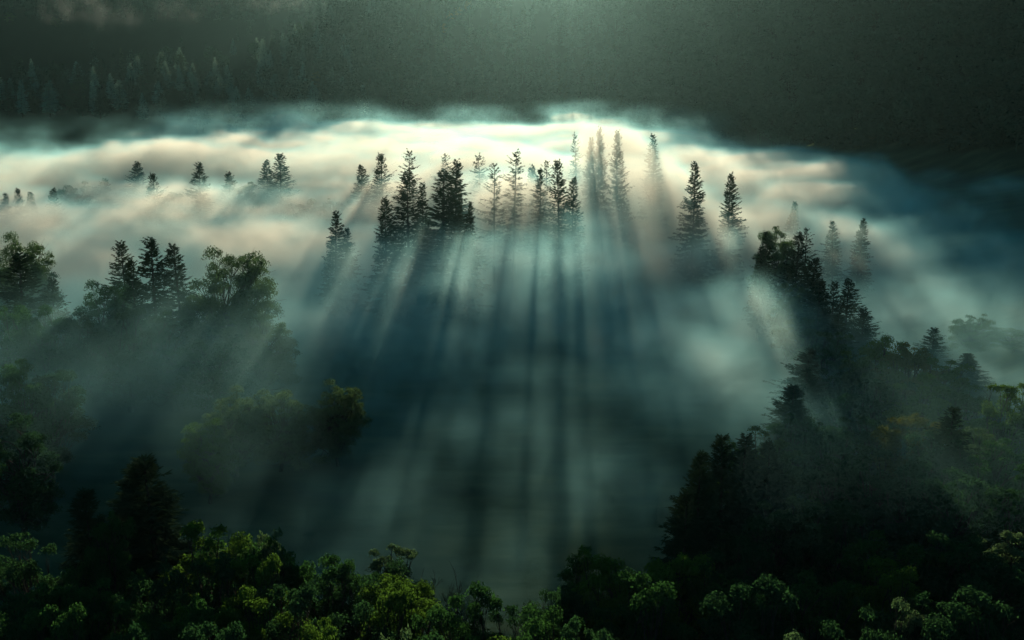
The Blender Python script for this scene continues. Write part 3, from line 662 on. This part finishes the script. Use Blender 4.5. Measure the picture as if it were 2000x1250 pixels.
def fog_volume(name, label, lo, hi, res, density, mat):
    """a voxel cloud: the density array is stored on a point list and read into a volume grid"""
    nx, ny, nz = res
    me = bpy.data.meshes.new(name); me.vertices.add(density.size)
    at_ = me.attributes.new('fog', 'FLOAT', 'POINT'); at_.data.foreach_set('value', np.ascontiguousarray(density, dtype=np.float32).ravel())
    me.materials.append(mat)
    o = bpy.data.objects.new(name, me); col.objects.link(o)
    ng = bpy.data.node_groups.new(name, 'GeometryNodeTree')
    ng.interface.new_socket('Geometry', in_out='INPUT', socket_type='NodeSocketGeometry'); ng.interface.new_socket('Geometry', in_out='OUTPUT', socket_type='NodeSocketGeometry')
    nd = ng.nodes; L = ng.links.new
    gi, go = nd.new('NodeGroupInput'), nd.new('NodeGroupOutput')
    vc = nd.new('GeometryNodeVolumeCube'); vc.inputs['Min'].default_value = lo; vc.inputs['Max'].default_value = hi
    for k, v in zip('XYZ', res): vc.inputs['Resolution ' + k].default_value = v
    pos = nd.new('GeometryNodeInputPosition'); sub = nd.new('ShaderNodeVectorMath'); sub.operation = 'SUBTRACT'; sub.inputs[1].default_value = lo
    dv = nd.new('ShaderNodeVectorMath'); dv.operation = 'MULTIPLY'; dv.inputs[1].default_value = [(n - 1) / (h - l) for n, h, l in zip(res, hi, lo)]
    fl = nd.new('ShaderNodeVectorMath'); fl.operation = 'ADD'; fl.inputs[1].default_value = (.5, .5, .5)
    f2 = nd.new('ShaderNodeVectorMath'); f2.operation = 'FLOOR'
    sx = nd.new('ShaderNodeSeparateXYZ')
    m1 = nd.new('ShaderNodeMath'); m1.operation = 'MULTIPLY_ADD'; m1.inputs[1].default_value = ny
    m2 = nd.new('ShaderNodeMath'); m2.operation = 'MULTIPLY_ADD'; m2.inputs[1].default_value = nx
    L(pos.outputs[0], sub.inputs[0]); L(sub.outputs[0], dv.inputs[0]); L(dv.outputs[0], fl.inputs[0]); L(fl.outputs[0], f2.inputs[0]); L(f2.outputs[0], sx.inputs[0])
    L(sx.outputs['Z'], m1.inputs[0]); L(sx.outputs['Y'], m1.inputs[2]); L(m1.outputs[0], m2.inputs[0]); L(sx.outputs['X'], m2.inputs[2])
    na = nd.new('GeometryNodeInputNamedAttribute'); na.data_type = 'FLOAT'; na.inputs['Name'].default_value = 'fog'
    si = nd.new('GeometryNodeSampleIndex'); si.data_type = 'FLOAT'; si.domain = 'POINT'; si.clamp = True
    L(gi.outputs[0], si.inputs['Geometry']); L(na.outputs[0], si.inputs['Value']); L(m2.outputs[0], si.inputs['Index'])
    L(si.outputs[0], vc.inputs['Density'])
    sm = nd.new('GeometryNodeSetMaterial'); sm.inputs['Material'].default_value = mat
    L(vc.outputs[0], sm.inputs[0]); L(sm.outputs[0], go.inputs[0])
    md = o.modifiers.new('fog', 'NODES'); md.node_group = ng
    return tag(o, label, 'fog', kind='stuff')

FOG = vol_mat('fog_droplets', 1.0, (.93, .94, .84), (.2, .04, .0), .37, attr=True)
lo, hi, res = (-330., 50., -3.), (330., 690., 63.), (221, 214, 45)
xs, ys, zs = (np.linspace(l, h, r) for l, h, r in zip(lo, hi, res))
Zg, Yg, Xg = np.meshgrid(zs, ys, xs, indexing='ij')
T = Xg / Yg
wx = (fbm(31, Xg / 60, Yg / 60, Zg / 30, 2) - .5) * 40
wy = (fbm(35, Xg / 60 + 9, Yg / 60, Zg / 30, 2) - .5) * 40
n3 = fbm(41, (Xg + wx) / 32, (Yg + wy) / 40, Zg / 14, 4, .62) - .5
X2, Y2 = np.meshgrid(xs, ys)
n2 = (fbm(51, X2 / 80, Y2 / 95, octaves=2) - .5)[None]
n2b = (fbm(57, X2 / 30, Y2 / 34, octaves=2) - .5)[None]
top = lin(Yg, [(50, 5), (120, 9), (150, 12), (180, 15), (225, 19), (260, 23), (300, 27), (400, 31), (500, 35), (600, 37), (700, 37)]) + n2 * 9 + n2b * lin(Yg, [(100, 4), (300, 6), (500, 6)])
top = top + sstep(-.22, -.12, T) * sstep(.14, .08, T) * sstep(185, 225, Yg) * sstep(275, 250, Yg) * 6 - sstep(-.12, -.2, T) * sstep(275, 310, Yg) * sstep(400, 370, Yg) * 5.5 + sstep(-.05, -.2, T) * sstep(380, 420, Yg) * 4 + sstep(-.06, -.04, T) * sstep(.14, .1, T) * sstep(258, 275, Yg) * sstep(350, 330, Yg) * 6.5 + sstep(.05, .07, T) * sstep(.17, .14, T) * sstep(268, 292, Yg) * sstep(350, 335, Yg) * 11
strength = lin(Yg, [(50, 0), (80, .0015), (105, .003), (130, .006), (155, .0085), (180, .011), (225, .0145), (255, .022), (290, .034), (330, .045), (450, .055), (640, .055), (690, .0)])
soft = lin(Yg, [(50, 10), (250, 9), (350, 6), (700, 5)])
n3s = fbm(71, (Xg + wx * .5) / 17, (Yg + wy * .5) / 20, Zg / 11, 3, .55) - .5
dens = strength * sstep(0, 1, (top + n3s * lin(Yg, [(250, 2), (380, 6), (700, 6)]) - Zg) / soft + n3 * 2.6)
feather = .006 * sstep(13, 0, Zg - top) * np.clip(.35 + 3.2 * n3 + 1.5 * n3s, 0, 1.5) * sstep(330, 400, Yg) * sstep(.30, .12, T)
dens = np.maximum(dens, feather)
dens *= np.clip(.95 + lin(Yg, [(120, 1.5), (230, 1.8), (300, 1.5), (350, 1.1)]) * n3, .12, 1.9) * np.clip(1 + lin(Yg, [(280, 1.8), (340, 1.0)]) * n3s, .25, 1.8)
dens *= 1 - .6 * sstep(-.10, -.30, T) * sstep(180, 120, Yg)
veil = np.clip(.9 + 2.2 * n3, .15, 1.8) * .0015 * sstep(.17, .27, T) * sstep(85, 115, Yg) * sstep(225, 190, Yg) * sstep(24, 15, Zg + n3 * 10)
veil = veil + np.clip(.9 + 2.2 * n3, .15, 1.8) * .0018 * sstep(-.15, -.25, T) * sstep(110, 135, Yg) * sstep(215, 190, Yg) * sstep(27, 17, Zg + n3 * 10)
dens = np.maximum(dens, veil)
dens *= 1 - .85 * sstep(-.26, -.36, T) * sstep(140, 110, Yg)
dens *= sstep(.78, .60, np.abs(T))
ymax = lin(T, [(-.6, 370), (-.47, 400), (-.36, 430), (-.27, 480), (-.2, 540), (-.1, 640), (.12, 660), (.17, 520), (.22, 430), (.3, 345), (.4, 275), (.5, 240)]) + n2 * 90 + n3 * 110
dens *= sstep(70, -30, Yg - ymax)
dens = np.where(dens < 2e-4, 0, dens)
fog_volume('fog', 'sea of morning fog lying over the valley floor', lo, hi, res, dens, FOG)

MIST = vol_mat('mist_droplets', 1.0, (.85, .95, .95), (.1, .0, .0), .42, attr=True, thin=(.80, .94, .95))
def wisps(name, label, blobs, seed, pad=30.):
    """torn wisps: leaning soft blobs (centre, half sizes, density) broken up by noise"""
    c = np.array([b[0] for b in blobs]); lo = tuple(float(v) for v in c.min(0) - pad); hi = tuple(float(v) for v in c.max(0) + pad)
    res = tuple(int((h - l) / 3.0) + 2 for h, l in zip(hi, lo))
    Z, Y, X = np.meshgrid(*(np.linspace(l, h, r) for l, h, r in reversed(list(zip(lo, hi, res)))), indexing='ij')
    w = fbm(seed, X / 13, Y / 13, Z / 16, 4, .7) - .5; d = np.zeros_like(X)
    for b, r, k in blobs:
        q = ((X - b[0] + (Z - b[2]) * .35) / r[0]) ** 2 + ((Y - b[1]) / r[1]) ** 2 + ((Z - b[2]) / r[2]) ** 2
        d += k * np.clip(1 - q + w * 6.5 - .5, 0, 1) * sstep(1.6, .7, q)
    edge = np.minimum.reduce([X - lo[0], hi[0] - X, Y - lo[1], hi[1] - Y, Z - lo[2], hi[2] - Z])
    d *= sstep(0, 9, edge); d = np.where(d < 3e-4, 0, d)
    return fog_volume(name, label, lo, hi, res, d, MIST)
wisps('mist', 'torn wisps of mist rising behind the left ridge', [(at(px, py, d), r, k) for px, py, d, r, k in (
    (95, 22, 960, (22, 25, 14), .0008), (135, 10, 970, (20, 25, 16), .0008), (190, 25, 960, (20, 22, 20), .0011), (205, 5, 965, (18, 22, 14), .0008), (245, 30, 955, (14, 20, 14), .0011),
    (345, 20, 990, (26, 25, 12), .0011), (500, 6, 1000, (40, 25, 10), .0008), (590, 4, 1010, (40, 25, 10), .0008), (390, 2, 1000, (26, 25, 10), .0008))], 81)
wisps('mist', 'small wisp of mist beside the golden hillside tree', [(at(620, 140, 700), (5, 8, 10), .0011), (at(612, 160, 700), (7, 8, 6), .0011), (at(660, 95, 740), (14, 12, 12), .0011)], 91, 20.)
